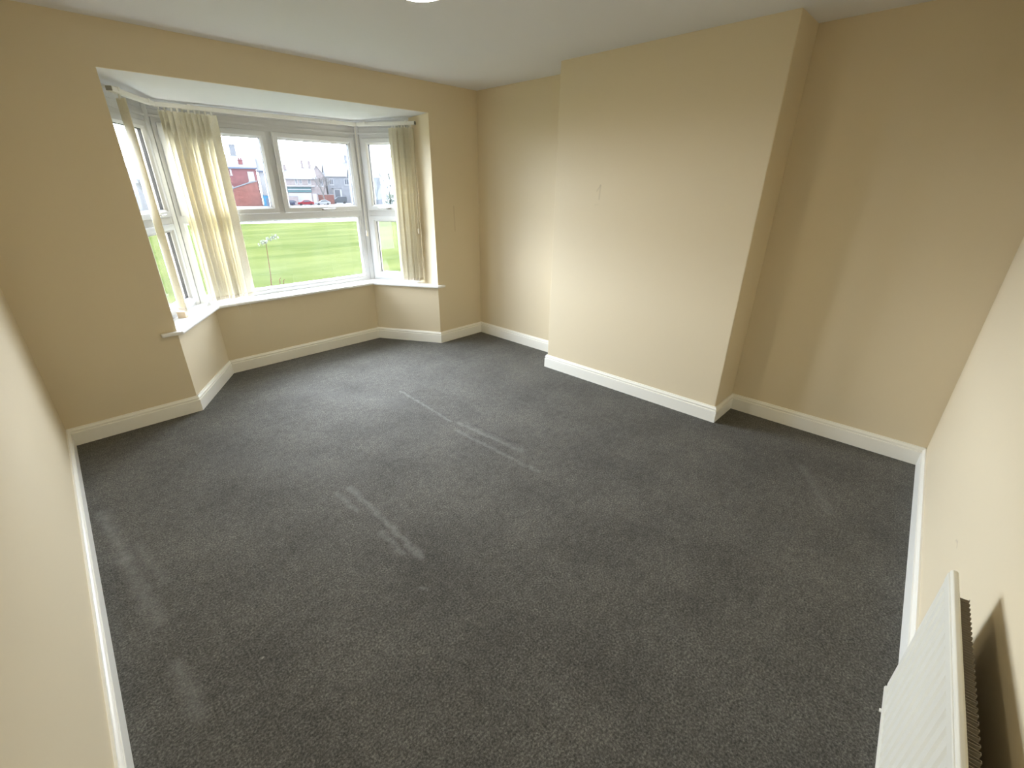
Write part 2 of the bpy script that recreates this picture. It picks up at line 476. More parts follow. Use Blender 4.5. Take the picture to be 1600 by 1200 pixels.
# skirting boards
T = 0.020
SK = [(-0.004, -0.01), (T, -0.01), (T, 0.092), (T - 0.001, 0.095), (T - 0.009, 0.097), (T - 0.010, 0.103), (T - 0.003, 0.1055), (T - 0.0015, 0.111),
      (T - 0.005, 0.117), (T - 0.010, 0.122), (T - 0.012, 0.129), (-0.004, 0.129)]
def skirt(name, path, label):
    struct(MB().sweep(SK, path).build(name, m_trim), label)
skirt('baseboard_left', [(NX, NY), (0, L)], 'white skirting board along the left wall')
skirt('baseboard_front_left', [(0, L), P0, (XL + 0.0107, L + 0.0169)], 'white skirting board between left wall and bay')
skirt('baseboard_bay', [P0, P1, P2, P3], 'white skirting board around the bay')
skirt('baseboard_front_right', [(XR - 0.0101, L + 0.0173), P3, (W, L)], 'white skirting board between bay and far corner')
skirt('baseboard_right', [(W, L), (W, CY1), (CX, CY1), (CX, CY0), (W, CY0), (W, 0)], 'white skirting board around the chimney breast and alcoves')
skirt('baseboard_back', [(W, 0), (NX, NY)], 'white skirting board along the radiator wall')

# window board with rounded nose and short horns onto the front wall
sp = [(0.690, L), (0.690, 4.275), (0.828, 4.275), (1.2655, 4.964), (2.8625, 4.964), (3.265, 4.275), (3.372, 4.275), (3.372, L),
      (XR, L), (XR, 4.68), (3.02, 5.27), (1.11, 5.27), (XL, 4.68), (XL, L)]
struct(MB().prism(sp, SILL - 0.026, SILL).build('trim_1', m_sill, bevel=0.009, seg=3), 'gloss white window board of the bay')

# ------------------------------------------------------------------ windows
def window(name, o, ang, width, sashes, fixed, mullions, label, zt=2.19):
    Mw = Matrix.Translation((o[0], o[1], 0)) @ Matrix.Rotation(ang, 4, 'Z')
    zb = SILL - 0.004
    f = MB()
    f.ring(0, width, zb, zt, [(0, 0.075), (0, 0.0), (0.036, 0.0), (0.050, 0.012), (0.050, 0.075)])
    f.box(0.03, width - 0.03, 0.001, 0.074, 1.378, 1.446)
    for u0, u1, z0, z1 in mullions: f.box(u0, u1, 0.0015, 0.073, z0, z1)
    root = f.build(name, m_upvc, bevel=0.003)
    root.matrix_world = Mw
    struct(root, label)
    MB().box(-0.03, width + 0.03, 0.004, 0.08, zt, 2.37).box(-0.03, width + 0.03, -0.006, 0.01, zt - 0.004, zt + 0.014).box(-0.03, width + 0.03, -0.001, 0.01, zt + 0.05, zt + 0.058).build('head_board', m_upvc, root, bevel=0.002)
    for u0, u1, z0, z1, hu, lev in sashes:
        s = MB().ring(u0, u1, z0, z1, [(0, 0.05), (0, -0.016), (0.004, -0.020), (0.042, -0.020), (0.060, -0.002), (0.060, 0.05)]).build('sash', m_upvc, root)
        MB().ring(u0 + 0.057, u1 - 0.057, z0 + 0.057, z1 - 0.057, [(0, 0.030), (0, 0.006), (0.006, 0.006), (0.006, 0.030)]).build('gasket', m_gasket, s)
        MB().box(u0 + 0.055, u1 - 0.055, 0.018, 0.022, z0 + 0.055, z1 - 0.055).build('pane', m_glass, s)
        if hu is not None:
            h = MB().box(hu - 0.022, hu + 0.022, -0.032, -0.019, z0 + 0.012, z0 + 0.034)
            h.tube([(hu, -0.03, z0 + 0.023), (hu, -0.050, z0 + 0.023), (hu + 0.02 * lev, -0.058, z0 + 0.024), (hu + 0.115 * lev, -0.056, z0 + 0.027)], [0.008, 0.009, 0.008, 0.005], 10)
            h.build('handle', m_chrome, s, bevel=0.003)
    for u0, u1, z0, z1 in fixed:
        MB().ring(u0 - 0.004, u1 + 0.004, z0 - 0.004, z1 + 0.004, [(0, 0.05), (0, 0.008), (0.006, 0.006), (0.018, 0.018), (0.018, 0.05)]).build('glazing_bead', m_upvc, root)
        MB().box(u0, u1, 0.024, 0.028, z0, z1).build('pane', m_glass, root)
    return root

wl = math.dist(Q0, Q1); wr = math.dist(Q2, Q3)
aL = math.atan2(Q1[1] - Q0[1], Q1[0] - Q0[0]); aR = math.atan2(Q3[1] - Q2[1], Q3[0] - Q2[0])
PO = 0.030
window('window_1', Q0, aL, wl - PO, [(0.032, wl - PO - 0.032, 1.440, 2.150, 0.28, 1), (0.036, wl - PO - 0.036, 0.705, 1.384, None, 1)], [], [],
       'left bay window with one vane hanging before it')
c0 = (Q1[0] + PO, Q1[1])
cw = Q2[0] - Q1[0] - 2 * PO
window('window_2', c0, 0.0, cw, [(0.030, 2.046 - c0[0], 1.440, 2.150, 0.45, -1), (2.098 - c0[0], cw - 0.024, 1.440, 2.150, 2.497 - c0[0], 1)],
       [(0.048, cw - 0.048, 0.722, 1.380)], [(2.042 - c0[0], 2.102 - c0[0], 1.42, 2.16)], 'wide middle bay window with two top lights over one pane')
r0 = (Q2[0] + PO * math.cos(aR), Q2[1] + PO * math.sin(aR))
window('window_3', r0, aR, wr - PO, [(0.032, wr - PO - 0.032, 1.440, 2.150, 0.285, -1), (0.036, wr - PO - 0.036, 0.705, 1.384, None, 1)], [], [],
       'right bay window beside the chimney side')
for nm, q, a in (('trim_2', Q1, aL / 2), ('trim_3', Q2, aR / 2)):
    p = MB()
    prof = [(-0.040, 0.09), (-0.034, -0.004), (-0.016, -0.014), (0.016, -0.014), (0.034, -0.004), (0.040, 0.09)]
    ca, sa = math.cos(a), math.sin(a)
    p.prism([(q[0] + u * ca - v * sa, q[1] + u * sa + v * ca) for u, v in prof], SILL - 0.01, 2.36)
    struct(p.build(nm, m_upvc, bevel=0.004), 'white corner post between two bay windows')

# ------------------------------------------------------------------ radiator on the back wall
ra = math.atan2(-BE, 1.0)
RX1, RLEN = 1.690, 1.06
def backy(x): return BE * (W - x)
rad = tag(empty('radiator', (RX1 - RLEN, backy(RX1 - RLEN), 0.225), ra), 'white fluted panel radiator low on the cream wall beside the doorless corner', 'radiator')
rad['label'] = 'white fluted panel radiator hung low on the cream wall'
RH, RV = 0.512, 0.107
pn = MB()
nf = 23; pitch = RLEN / nf
front = []
for i in range(nf):
    x = i * pitch
    front += [(x, RV - 0.010), (x + pitch * 0.14, RV - 0.010), (x + pitch * 0.30, RV - 0.0038), (x + pitch * 0.84, RV - 0.0038), (x + pitch * 0.98, RV - 0.010)]
front.append((RLEN, RV - 0.010))
poly = [(RLEN, RV - 0.024), (0, RV - 0.024)] + front
zs = [(0.022, 0), (0.040, 1), (RH - 0.030, 1), (RH - 0.010, 0)]
n = len(poly)
vs = []
for z, k in zs:
    for x, v in poly:
        vs.append((x, (v if k or v < RV - 0.011 else RV - 0.010), z))
fs = [tuple(range(n - 1, -1, -1)), tuple(range(3 * n, 4 * n))]
for j in range(3):
    for i in range(n):
        fs.append((j * n + i, j * n + (i + 1) % n, (j + 1) * n + (i + 1) % n, (j + 1) * n + i))
pn.add(vs, fs)
pn.build('front_panel', m_rad, rad)
MB().box(-0.004, RLEN + 0.004, RV - 0.024, RV - 0.004, RH - 0.036, RH - 0.004).build('upper_channel', m_rad, rad, bevel=0.004)
MB().extrude([(RV - 0.0235, RH - 0.008), (RV - 0.024, RH), (RV - 0.020, RH + 0.005), (RV - 0.011, RH + 0.005), (RV - 0.007, RH), (RV - 0.0075, RH - 0.008)], (-0.006, 0, 0), (0, 1, 0), (0, 0, 1), (RLEN + 0.012, 0, 0)).build('top_rail', m_rad, rad, bevel=0.002)
MB().tube([(-0.004, RV - 0.015, 0.012), (RLEN + 0.004, RV - 0.015, 0.012)], 0.0125, 12).build('bottom_rail', m_rad, rad, smooth=True)
for q0, q1 in ((RLEN - 0.004, RLEN + 0.003), (-0.003, 0.004)):
    MB().box(q0, q1, RV - 0.026, RV - 0.008, 0.01, RH - 0.01).build('side_seam', m_rad, rad, bevel=0.002)
fn = MB()
x = 0.05; pts = []; k = 0
while x < RLEN - 0.05:
    a, b = (RV - 0.025, RV - 0.055)
    pts += [(x, a), (x + 0.006, a), (x + 0.009, b), (x + 0.015, b)]
    x += 0.018
n = len(pts)
fn.add([(p[0], p[1], 0.05) for p in pts] + [(p[0], p[1], RH - 0.035) for p in pts], [(i, i + 1, n + i + 1, n + i) for i in range(n - 1)])
fo = fn.build('convector_fins', m_fin, rad, fix=False)
so = fo.modifiers.new('thick', 'SOLIDIFY'); so.thickness = 0.0012
for bx in (0.16, RLEN - 0.16):
    MB().box(bx - 0.018, bx + 0.018, 0.0, 0.006, 0.08, 0.26).box(bx - 0.012, bx + 0.012, 0.0, RV - 0.024, 0.10, 0.125).box(bx - 0.012, bx + 0.012, 0.0, RV - 0.024, 0.22, 0.245).build('wall_bracket', m_rad, rad)
MB().tube([(RLEN - 0.085, RV - 0.016, 0.006), (RLEN - 0.085, RV + 0.001, 0.004)], [0.007, 0.005], 10).build('bleed_plug', m_rad, rad, smooth=True)

# ------------------------------------------------------------------ ceiling lamp just above the picture
lamp = tag(empty('ceiling_light', (1.72, 2.26, H)), 'lit round white drum light on the ceiling at the top edge of the room', 'ceiling light')
MB().lathe([(0.0, 0.0), (0.060, 0.0), (0.060, -0.018), (0.0, -0.018)], 32).build('base', m_lamp, lamp, bevel=0.002)
dr = MB(); nn = 48; dv = []
for r_, z_ in ((0.130, -0.006), (0.130, -0.122), (0.126, -0.124), (0.123, -0.122), (0.123, -0.010), (0.050, -0.010), (0.050, -0.006)):
    dv += [(r_ * math.cos(2 * PI * k / nn), r_ * math.sin(2 * PI * k / nn), z_) for k in range(nn)]
dr.add(dv, [(j * nn + k, j * nn + (k + 1) % nn, (j + 1) % 7 * nn + (k + 1) % nn, (j + 1) % 7 * nn + k) for j in range(7) for k in range(nn)])
dr.build('drum_shade', m_lamp, lamp, smooth=False)
MB().lathe([(0.001, -0.110), (0.1225, -0.110), (0.1225, -0.122), (0.112, -0.134), (0.085, -0.143), (0.045, -0.147), (0.001, -0.148)], 48).build('diffuser', m_bulb, lamp, smooth=True)

# ------------------------------------------------------------------ vertical blinds
RZ = 2.252
def vane_bm(z1, z0, w=0.089):
    b = MB(); k = 8; vs = []
    for z in (z0, z1):
        for i in range(k + 1):
            t = i / k * 2 - 1
            vs.append((t * w / 2, 0.005 * (1 - t * t), z))
    fs = [(i, i + 1, k + 2 + i, k + 1 + i) for i in range(k)]
    return b.add(vs, fs)
vane_mesh = None
def slat(root, u, v, yaw, sway=0.0, z0=0.704):
    """one vane on its carrier; sub-parts are the bottom weight and the hanger"""
    zr = root.location.z
    o = vane_bm(RZ - 0.022 - zr, z0 - zr).build('slat', m_vane, root, fix=False, smooth=True)
    md = o.modifiers.new('thick', 'SOLIDIFY'); md.thickness = 0.0007
    o.matrix_local = Matrix.Translation((u, v, 0)) @ Matrix.Rotation(sway, 4, 'Y') @ Matrix.Rotation(yaw, 4, 'Z')
    wt = MB().box(-0.041, 0.041, 0.0012, 0.0075, z0 - zr + 0.001, z0 - zr + 0.028).build('bottom_weight', m_weight, o, bevel=0.001)
    hg = MB().box(-0.008, 0.008, 0.002, 0.008, RZ - zr - 0.030, RZ - zr + 0.002).build('hanger', m_rail, o)
    return o
def blind(name_label, a, b, slats, cords, ends, group='vertical blinds in the bay'):
    d = Vector((b[0] - a[0], b[1] - a[1])); ln = d.length; ang = math.atan2(d.y, d.x)
    root = empty('vertical_blind', (a[0], a[1], RZ), ang)
    tag(root, name_label, 'blind', group)
    r = MB()
    r.extrude([(-0.018, 0.0), (0.018, 0.0), (0.020, 0.006), (0.020, 0.026), (0.014, 0.032), (-0.014, 0.032), (-0.020, 0.026), (-0.020, 0.006)], (0, 0, 0), (0, 1, 0), (0, 0, 1), (ln, 0, 0))
    r.build('headrail', m_rail, root)
    for e, k in ends:
        MB().box(e - 0.004, e + 0.004, -0.018, 0.018, 0.002, 0.030).build('end_cap', k, root, bevel=0.003)
    for q in (0.14, 0.86):
        u = ln * q
        MB().box(u - 0.012, u + 0.012, -0.016, 0.090, 0.032, 0.036).box(u - 0.012, u + 0.012, -0.024, -0.019, 0.012, 0.036).build('bracket', m_rail, root)
    for s in slats: slat(root, *s)
    for u, v, z, kn in cords:
        MB().tube([(u, v, 0.004), (u + 0.002, v - 0.002, (z - RZ) / 2), (u, v, z - RZ)], 0.0022, 6).build('cord', m_cord, root)
        if kn: MB().lathe([(0.002, 0.03), (0.007, 0.022), (0.010, 0.0), (0.009, -0.028), (0.003, -0.034)], 12, Matrix.Translation((u, v, z - RZ))).build('cord_weight', m_weight, root, smooth=True)
    return root
R = math.radians
# left rail: one vane, nearly edge on
blind('vertical blind at the left bay window with one cream vane', (0.866, 4.545), (1.188, 5.062), [(0.125, 0.0, R(60), 0.0, 0.745)], [], [(0.0, m_cap)])
# middle rail: ten vanes pushed to the left
mid_yaw = [62, 40, 20, 14, 28, 34, 26, 38, 30, 24]
mid = blind('vertical blind at the middle bay window, cream vanes bunched thickly left', (1.200, 5.084), (2.925, 5.084),
            [(0.035 + 0.0405 * i, 0.012 * math.sin(i * 1.9), R(y), R(-0.25 + 0.05 * i)) for i, y in enumerate(mid_yaw)], [(1.715, -0.012, 1.205, True)], [(1.725, m_rail)])
# bead chains of the middle blind fallen over the window board
for k, (cx0, cx1, zl) in enumerate(((1.40, 1.415, 0.575), (1.475, 1.505, 0.55), (1.515, 1.525, 0.60))):
    lx, ly = cx0 - 1.200, 0
    MB().tube([(lx, -0.01, 0.72 - RZ), (lx + 0.004, -0.05, 0.681 - RZ), (lx + 0.008, -0.105, 0.679 - RZ), (lx + 0.010, -0.126, 0.672 - RZ), (cx1 - 1.2, -0.130, 0.64 - RZ), (cx1 - 1.2 + 0.004, -0.128, zl - RZ)], 0.0016, 6).build('bead_chain', m_cord, mid)
# right rail: seven vanes stacked at the right end
blind('vertical blind at the right bay window, narrow cream vane stack right', (2.942, 5.062), (3.268, 4.512),
      [(u, v, R(y), 0.0) for u, v, y in ((0.385, 0.0, -6), (0.425, -0.01, 28), (0.462, 0.0, 62), (0.492, 0.004, 48), (0.528, -0.004, 74), (0.560, 0.0, 66), (0.592, 0.0, 80))], [(0.615, -0.03, 1.245, True)], [(0.64, m_cap)])

# ------------------------------------------------------------------ small things on the window board
bx = MB().box(-0.030, 0.030, -0.030, 0.030, 0.0, 0.052)
bx.box(-0.031, 0.031, -0.031, 0.031, 0.040, 0.054)
cb = bx.build('cardboard_box', m_card, bevel=0.002)
cb.location = (0.935, 4.735, SILL); cb.rotation_euler = (0, 0, R(58))
tag(cb, 'small beige cube box on the left end of the white window board', 'box')
cl = MB().extrude([(-0.028, 0.0), (0.028, 0.0), (0.026, 0.004), (0.004, 0.032), (-0.004, 0.032), (-0.026, 0.004)], (0, -0.012, 0), (1, 0, 0), (0, 0, 1), (0, 0.024, 0)).build('plastic_wedge', m_upvc, bevel=0.002)
cl.location = (1.205, 5.055, SILL); cl.rotation_euler = (0, 0, R(20))
tag(cl, 'tiny white wedge on the window board in the left bay corner', 'wedge')

# ================================================================== outdoors, one storey below
G = -3.3
TH = R(-20)
er = Vector((math.cos(TH), math.sin(TH), 0)); ee = Vector((-math.sin(TH), math.cos(TH), 0))
def place(r, e, z=G): return er * r + ee * e + Vector((0, 0, z))

def lawn_mat():
    m = mat('mown_grass', (0.09, 0.14, 0.03), 1.0, 0.0)
    nt = m.node_tree; b = nt.nodes['Principled BSDF']
    tc = nt.nodes.new('ShaderNodeTexCoord')
    mp = nt.nodes.new('ShaderNodeMapping'); mp.inputs['Scale'].default_value = (0.06, 0.22, 1); mp.inputs['Rotation'].default_value = (0, 0, R(20))
    nt.links.new(tc.outputs['Object'], mp.inputs['Vector'])
    a = nt.nodes.new('ShaderNodeTexNoise'); a.inputs['Scale'].default_value = 1.6; a.inputs['Detail'].default_value = 6
    nt.links.new(mp.outputs[0], a.inputs['Vector'])
    f = nt.nodes.new('ShaderNodeTexNoise'); f.inputs['Scale'].default_value = 9; f.inputs['Detail'].default_value = 5
    nt.links.new(tc.outputs['Object'], f.inputs['Vector'])
    mx = smath(nt, 'ADD', smath(nt, 'MULTIPLY', a.outputs['Fac'], 0.75), smath(nt, 'MULTIPLY', f.outputs['Fac'], 0.25))
    rp = nt.nodes.new('ShaderNodeValToRGB')
    rp.color_ramp.elements[0].position = 0.36; rp.color_ramp.elements[0].color = (0.0255, 0.0345, 0.0078, 1)
    rp.color_ramp.elements[1].position = 0.64; rp.color_ramp.elements[1].color = (0.046, 0.052, 0.0155, 1)
    nt.links.new(mx, rp.inputs[0]); nt.links.new(rp.outputs[0], b.inputs['Base Color'])
    return m
m_lawn = lawn_mat()
m_road = mat('pale_tarmac', (0.210, 0.212, 0.220), 0.9, 0.0, noise=0.1, nscale=2)
m_brick = mat('red_brick', (0.110, 0.040, 0.040), 0.9, 0.0, noise=0.25, nscale=1.2)
m_brick_o = mat('orange_brick', (0.118, 0.045, 0.036), 0.9, 0.0, noise=0.25, nscale=1.2)
m_brick_p = mat('hazy_pink_brick', (0.170, 0.146, 0.142), 0.9, 0.0, noise=0.15, nscale=1.2)  # distance haze put into the colour: paler and less saturated
m_stone = mat('grey_render', (0.135, 0.140, 0.150), 0.9, 0.0, noise=0.15, nscale=1.2)  # colour lifted to stand in for distance haze
m_white = mat('white_render', (0.22, 0.22, 0.22), 0.8, 0.0)
m_slate = mat('pale_wet_slate', (0.140, 0.143, 0.152), 0.5, 0.0, noise=0.12, nscale=2)
m_slate_d = mat('grey_slate', (0.110, 0.114, 0.122), 0.6, 0.0, noise=0.12, nscale=2)  # lifted likewise, haze painted into the tone
m_bluetrim = mat('blue_grey_gutter', (0.061, 0.076, 0.106), 0.6, 0.0)
m_wpaint = mat('white_joinery', (0.26, 0.26, 0.26), 0.6, 0.0)
m_dglass = mat('far_window_glass', (0.061, 0.068, 0.080), 0.1, 0.0)
m_teal = mat('teal_fascia', (0.053, 0.099, 0.106), 0.6, 0.0)
m_cyan = mat('bright_blue_door', (0.023, 0.099, 0.160), 0.6, 0.0)
m_red = mat('red_car_paint', (0.114, 0.008, 0.013), 0.3, 0.0)
m_blue = mat('dark_blue_car_paint', (0.019, 0.023, 0.042), 0.3, 0.0)
m_wcar = mat('white_car_paint', (0.160, 0.167, 0.175), 0.3, 0.0)
m_gcar = mat('grey_van_paint', (0.057, 0.068, 0.076), 0.3, 0.0)
m_tyre = mat('tyre_rubber', (0.011, 0.011, 0.011), 0.9, 0.0)
m_fence = mat('galvanised_rail', (0.084, 0.091, 0.095), 0.6, 0.0)
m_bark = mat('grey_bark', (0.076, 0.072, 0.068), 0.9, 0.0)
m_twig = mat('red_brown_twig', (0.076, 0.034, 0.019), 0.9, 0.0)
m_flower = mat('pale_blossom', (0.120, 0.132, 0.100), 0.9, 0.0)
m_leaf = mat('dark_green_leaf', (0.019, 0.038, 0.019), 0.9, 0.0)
m_misty = mat('blue_grey_twigs', (0.065, 0.076, 0.080), 0.9, 0.0)  # mist painted into the twig colour of the far trees

lw_ = MB().prism([tuple(place(r, e).xy) for r, e in ((-70, 2), (90, -10), (90, 78.0), (40, 78.0), (0, 79.5), (-70, 82))], G - 0.5, G)
struct(lw_.build('lawn', m_lawn), 'bright green mown field outside the bay')
rd_ = MB().prism([tuple(place(r, e).xy) for r, e in ((-140, 77), (160, 77), (260, 420), (-260, 420))], G - 0.7, G - 0.06)
struct(rd_.build('road', m_road), 'pale road beyond the field')
struct(MB().prism([tuple(place(r, e).xy) for r, e in ((-60, 79.0), (90, 77.5), (90, 81.2), (-60, 83.2))], G - 0.5, G + 0.02).build('pavement', m_road), 'pale pavement along the far edge of the field')

def prop(name, label, cat, r, e, group=None, rot=0.0):
    t = empty(name, place(r, e), TH + rot)
    return tag(t, label, cat, group)

def gable_roof(w, d, ze, zr, along, over=0.35):
    b = MB(); x0, x1, y0, y1 = -over, w + over, -over, d + over
    if along == 'x':
        ym = d / 2
        return b.extrude([(y0, ze - 0.15), (ym, zr), (y1, ze - 0.15), (y1 - 0.1, ze - 0.32), (ym, zr - 0.35), (y0 + 0.1, ze - 0.32)], (x0, 0, 0), (0, 1, 0), (0, 0, 1), (x1 - x0, 0, 0))
    xm = w / 2
    return b.extrude([(x0, ze - 0.15), (xm, zr), (x1, ze - 0.15), (x1 - 0.1, ze - 0.32), (xm, zr - 0.35), (x0 + 0.1, ze - 0.32)], (0, y0, 0), (1, 0, 0), (0, 0, 1), (0, y1 - y0, 0))

def house(name, label, r, e, w, d, he, hr, along, mw, mr, wins, chims, door=None, band=None, bay=None, cat='house', rot=0.0, group=None):
    t = prop(name, label, cat, r, e, group, rot)
    b = MB()
    if along == 'y': b.extrude([(0, 0), (w, 0), (w, he), (w / 2, hr - 0.3), (0, he)], (0, 0, 0), (1, 0, 0), (0, 0, 1), (0, d, 0))
    else: b.extrude([(0, 0), (d, 0), (d, he), (d / 2, hr - 0.3), (0, he)], (0, 0, 0), (0, 1, 0), (0, 0, 1), (w, 0, 0))
    b.build('walls', mw, t)
    gable_roof(w, d, he, hr, along).build('roof', mr, t)
    if band: MB().box(-0.45, w + 0.45, -0.5, -0.25, he - 0.45, he - 0.08).build('gutter', band, t)
    for x0, x1, z0, z1 in wins:
        f = MB().ring(x0, x1, z0, z1, [(0, 0.1), (0, -0.08), (0.12, -0.08), (0.12, 0.1)])
        f.box((x0 + x1) / 2 - 0.05, (x0 + x1) / 2 + 0.05, -0.07, 0.05, z0, z1).box(x0 - 0.1, x1 + 0.1, -0.14, 0.05, z0 - 0.12, z0)
        f = f.build('window', m_wpaint, t)
        MB().box(x0 + 0.1, x1 - 0.1, -0.04, 0.05, z0 + 0.1, z1 - 0.1).build('pane', m_dglass, f)
    for cx_, cy_, cw_, zt, mc in chims:
        c = MB().box(cx_ - cw_ / 2, cx_ + cw_ / 2, cy_ - 0.4, cy_ + 0.4, he, zt).box(cx_ - cw_ / 2 - 0.08, cx_ + cw_ / 2 + 0.08, cy_ - 0.48, cy_ + 0.48, zt - 0.25, zt - 0.08).build('chimney', mc, t)
        for s in (-0.25, 0.25):
            MB().lathe([(0.12, zt - 0.02), (0.11, zt + 0.45)], 8, Matrix.Translation((cx_ + s * cw_, cy_, 0))).build('chimney_pot', mc, c)
    if door:
        x0, x1, z1, md = door
        MB().box(x0, x1, -0.06, 0.06, 0, z1).box(x0 - 0.08, x1 + 0.08, -0.1, 0.04, z1, z1 + 0.12).build('door', md, t)
    if bay:
        x0, x1, z1 = bay
        q = MB().prism([(x0, 0.05), (x0 + 0.5, -0.9), (x1 - 0.5, -0.9), (x1, 0.05)], 0, z1).build('bay_front', m_wpaint, t)
        MB().prism([(x0 - 0.15, 0.05), (x0 + 0.4, -1.1), (x1 - 0.4, -1.1), (x1 + 0.15, 0.05)], z1, z1 + 0.25).build('bay_roof', mr, q)
        MB().box(x0 + 0.7, x1 - 0.7, -0.95, -0.85, 1.0, z1 - 0.3).build('pane', m_dglass, q)
    return t

# red brick house with a big pale roof
t = house('brick_house', 'red brick house with a wide pale slate roof and grey chimney stack', -11.6, 152, 9.2, 9.0, 9.6, 12.7, 'x', m_brick, m_slate,
          [(0.4, 1.3, 8.0, 9.1), (2.2, 2.75, 7.6, 9.0), (3.0, 3.4, 7.6, 9.0), (0.6, 1.6, 4.0, 5.4), (2.1, 3.0, 3.2, 5.0)],
          [(4.5, 4.5, 1.5, 15.2, m_slate_d), (5.9, 1.2, 1.0, 11.4, m_brick)], band=m_bluetrim)
MB().box(7.1, 8.6, -0.12, 0.1, 5.2, 8.5).build('white_panel', m_white, t)
MB().extrude([(0, 6.2), (1.0, 6.5), (1.0, 6.25), (0, 5.95)], (7.0, -0.25, 0), (1, 0, 0), (0, 0, 1), (0, 0.4, 0)).build('coping', m_wpaint, t)
# brick outhouse with sloping parapet in front
t = prop('brick_outhouse', 'orange red brick outhouse with sloping top before the brick house', 'outhouse', -8.9, 149)
MB().extrude([(0, 0), (6.7, 0), (6.2, 6.0), (4.6, 5.6), (0.3, 4.2)], (0, 0, 0), (1, 0, 0), (0, 0, 1), (0, 2.6, 0)).build('walls', m_brick_o, t)
MB().extrude([(0.1, 4.2), (4.5, 5.65), (6.3, 6.05), (6.3, 6.3), (4.5, 5.95), (0.1, 4.5)], (0, -0.15, 0), (1, 0, 0), (0, 0, 1), (0, 2.9, 0)).build('coping', m_slate_d, t)
# white rendered house and blue gate to its right
t = house('rendered_house', 'white rendered house right of the brick house with low pale roof', -1.9, 154, 5.6, 8.0, 8.9, 12.5, 'x', m_white, m_slate,
          [(3.0, 4.2, 5.4, 7.0), (3.0, 4.2, 1.6, 3.4)], [], band=m_bluetrim, door=(4.6, 5.5, 2.2, m_stone))
t = prop('blue_shed', 'bright blue shed at the foot of the white house', 'shed', -1.9, 148)
MB().extrude([(0, 0), (2.6, 0), (2.6, 2.3), (0, 2.7)], (0, 0, 0), (1, 0, 0), (0, 0, 1), (0, 2.0, 0)).build('walls', m_cyan, t)
MB().extrude([(-0.15, 2.72), (2.75, 2.30), (2.75, 2.42), (-0.15, 2.84)], (0, -0.15, 0), (1, 0, 0), (0, 0, 1), (0, 2.3, 0)).build('roof', m_bluetrim, t)
MB().box(0.7, 1.7, -0.05, 0.05, 0.05, 2.0).build('door', m_bluetrim, t)
# far left house seen through the left window
house('rendered_house', 'blue grey house seen through the left bay window', -27.2, 122, 7.0, 8.0, 5.6, 8.4, 'x', m_stone, m_slate, [(1, 2.2, 3.4, 4.8), (4.4, 5.6, 3.4, 4.8), (1, 2.2, 0.9, 2.4)], [(5.6, 4, 1.0, 9.4, m_stone)], door=(4.6, 5.5, 2.1, m_teal))
# shop with teal fascia
t = house('shop_building', 'pale brick shop with a teal sign board and white eaves', 4.4, 153, 8.2, 9.0, 7.0, 9.6, 'x', m_brick_p, m_slate,
          [(2.6, 3.3, 5.5, 6.9), (3.7, 4.4, 5.5, 6.9), (6.0, 6.8, 5.5, 6.9)], [(0.6, 4.0, 0.9, 10.6, m_brick_p)], cat='shop')
MB().box(-0.4, 8.6, -0.6, 0.0, 6.85, 7.25).build('eaves_board', m_wpaint, t)
MB().box(0.0, 7.6, -1.2, 0.0, 4.9, 5.2).build('canopy', m_wpaint, t)
f = MB().box(0.3, 6.6, -0.35, 0.0, 3.4, 4.75).build('sign_board', m_teal, t)
MB().box(0.4, 6.5, -0.40, -0.30, 4.0, 4.25).build('stripe', m_wpaint, f)
MB().box(0.4, 6.4, -0.10, 0.05, 0.3, 3.2).build('shop_window', m_wpaint, t)
MB().box(6.8, 7.8, -0.10, 0.05, 0.0, 3.0).build('door', m_wpaint, t)
t = prop('garden_wall', 'low pink brick wall left of the red car', 'wall', 3.6, 150.5)
MB().box(0, 3.4, 0, 0.3, 0, 2.3).build('brickwork', m_brick_p, t); MB().box(-0.05, 3.45, -0.05, 0.35, 2.3, 2.42).build('coping', m_stone, t)
# terrace with chimneys
house('terraced_house', 'pinkish terraced house with a steep front gable', 12.4, 167, 4.1, 10, 7.8, 11.2, 'y', m_brick_p, m_slate, [(0.6, 1.6, 5.0, 6.8), (2.4, 3.4, 5.0, 6.8), (0.5, 1.7, 1.2, 3.0)], [(0.5, 5.0, 0.9, 12.3, m_brick_p)], door=(2.5, 3.4, 2.3, m_white))
house('terraced_house', 'pinkish brick house behind the shop with a tall chimney', 8.6, 178, 5.0, 9, 8.4, 11.0, 'x', m_brick_p, m_slate, [(1.0, 2.2, 5.5, 7.2)], [(2.8, 4.0, 0.8, 12.9, m_brick_p)])
house('grey_house', 'tall grey house with a hipped bay and white bargeboard right of the terrace', 17.2, 169, 8.6, 10, 8.3, 12.4, 'x', m_stone, m_slate_d, [(0.8, 2.0, 5.4, 7.2), (5.4, 6.8, 5.4, 7.2)], [(7.4, 5.0, 1.0, 14.4, m_stone)], bay=(1.2, 4.2, 4.2), band=m_wpaint)
t = prop('garden_wall', 'orange brick boundary wall behind the white car', 'wall', 11.4, 157)
MB().box(0, 6.0, 0, 0.3, 0, 2.6).build('brickwork', m_brick_o, t); MB().box(-0.05, 6.05, -0.05, 0.35, 2.6, 2.75).build('coping', m_brick_p, t)
house('grey_house', 'pale grey house seen through the right bay window', 22.5, 150, 8.0, 9.0, 7.6, 10.6, 'x', m_stone, m_slate, [(1.0, 2.2, 4.8, 6.4), (3.6, 4.8, 4.8, 6.4), (1.0, 2.4, 1.0, 2.8)], [(1.0, 4.5, 1.0, 11.8, m_stone)], door=(4.0, 5.0, 2.2, m_white))

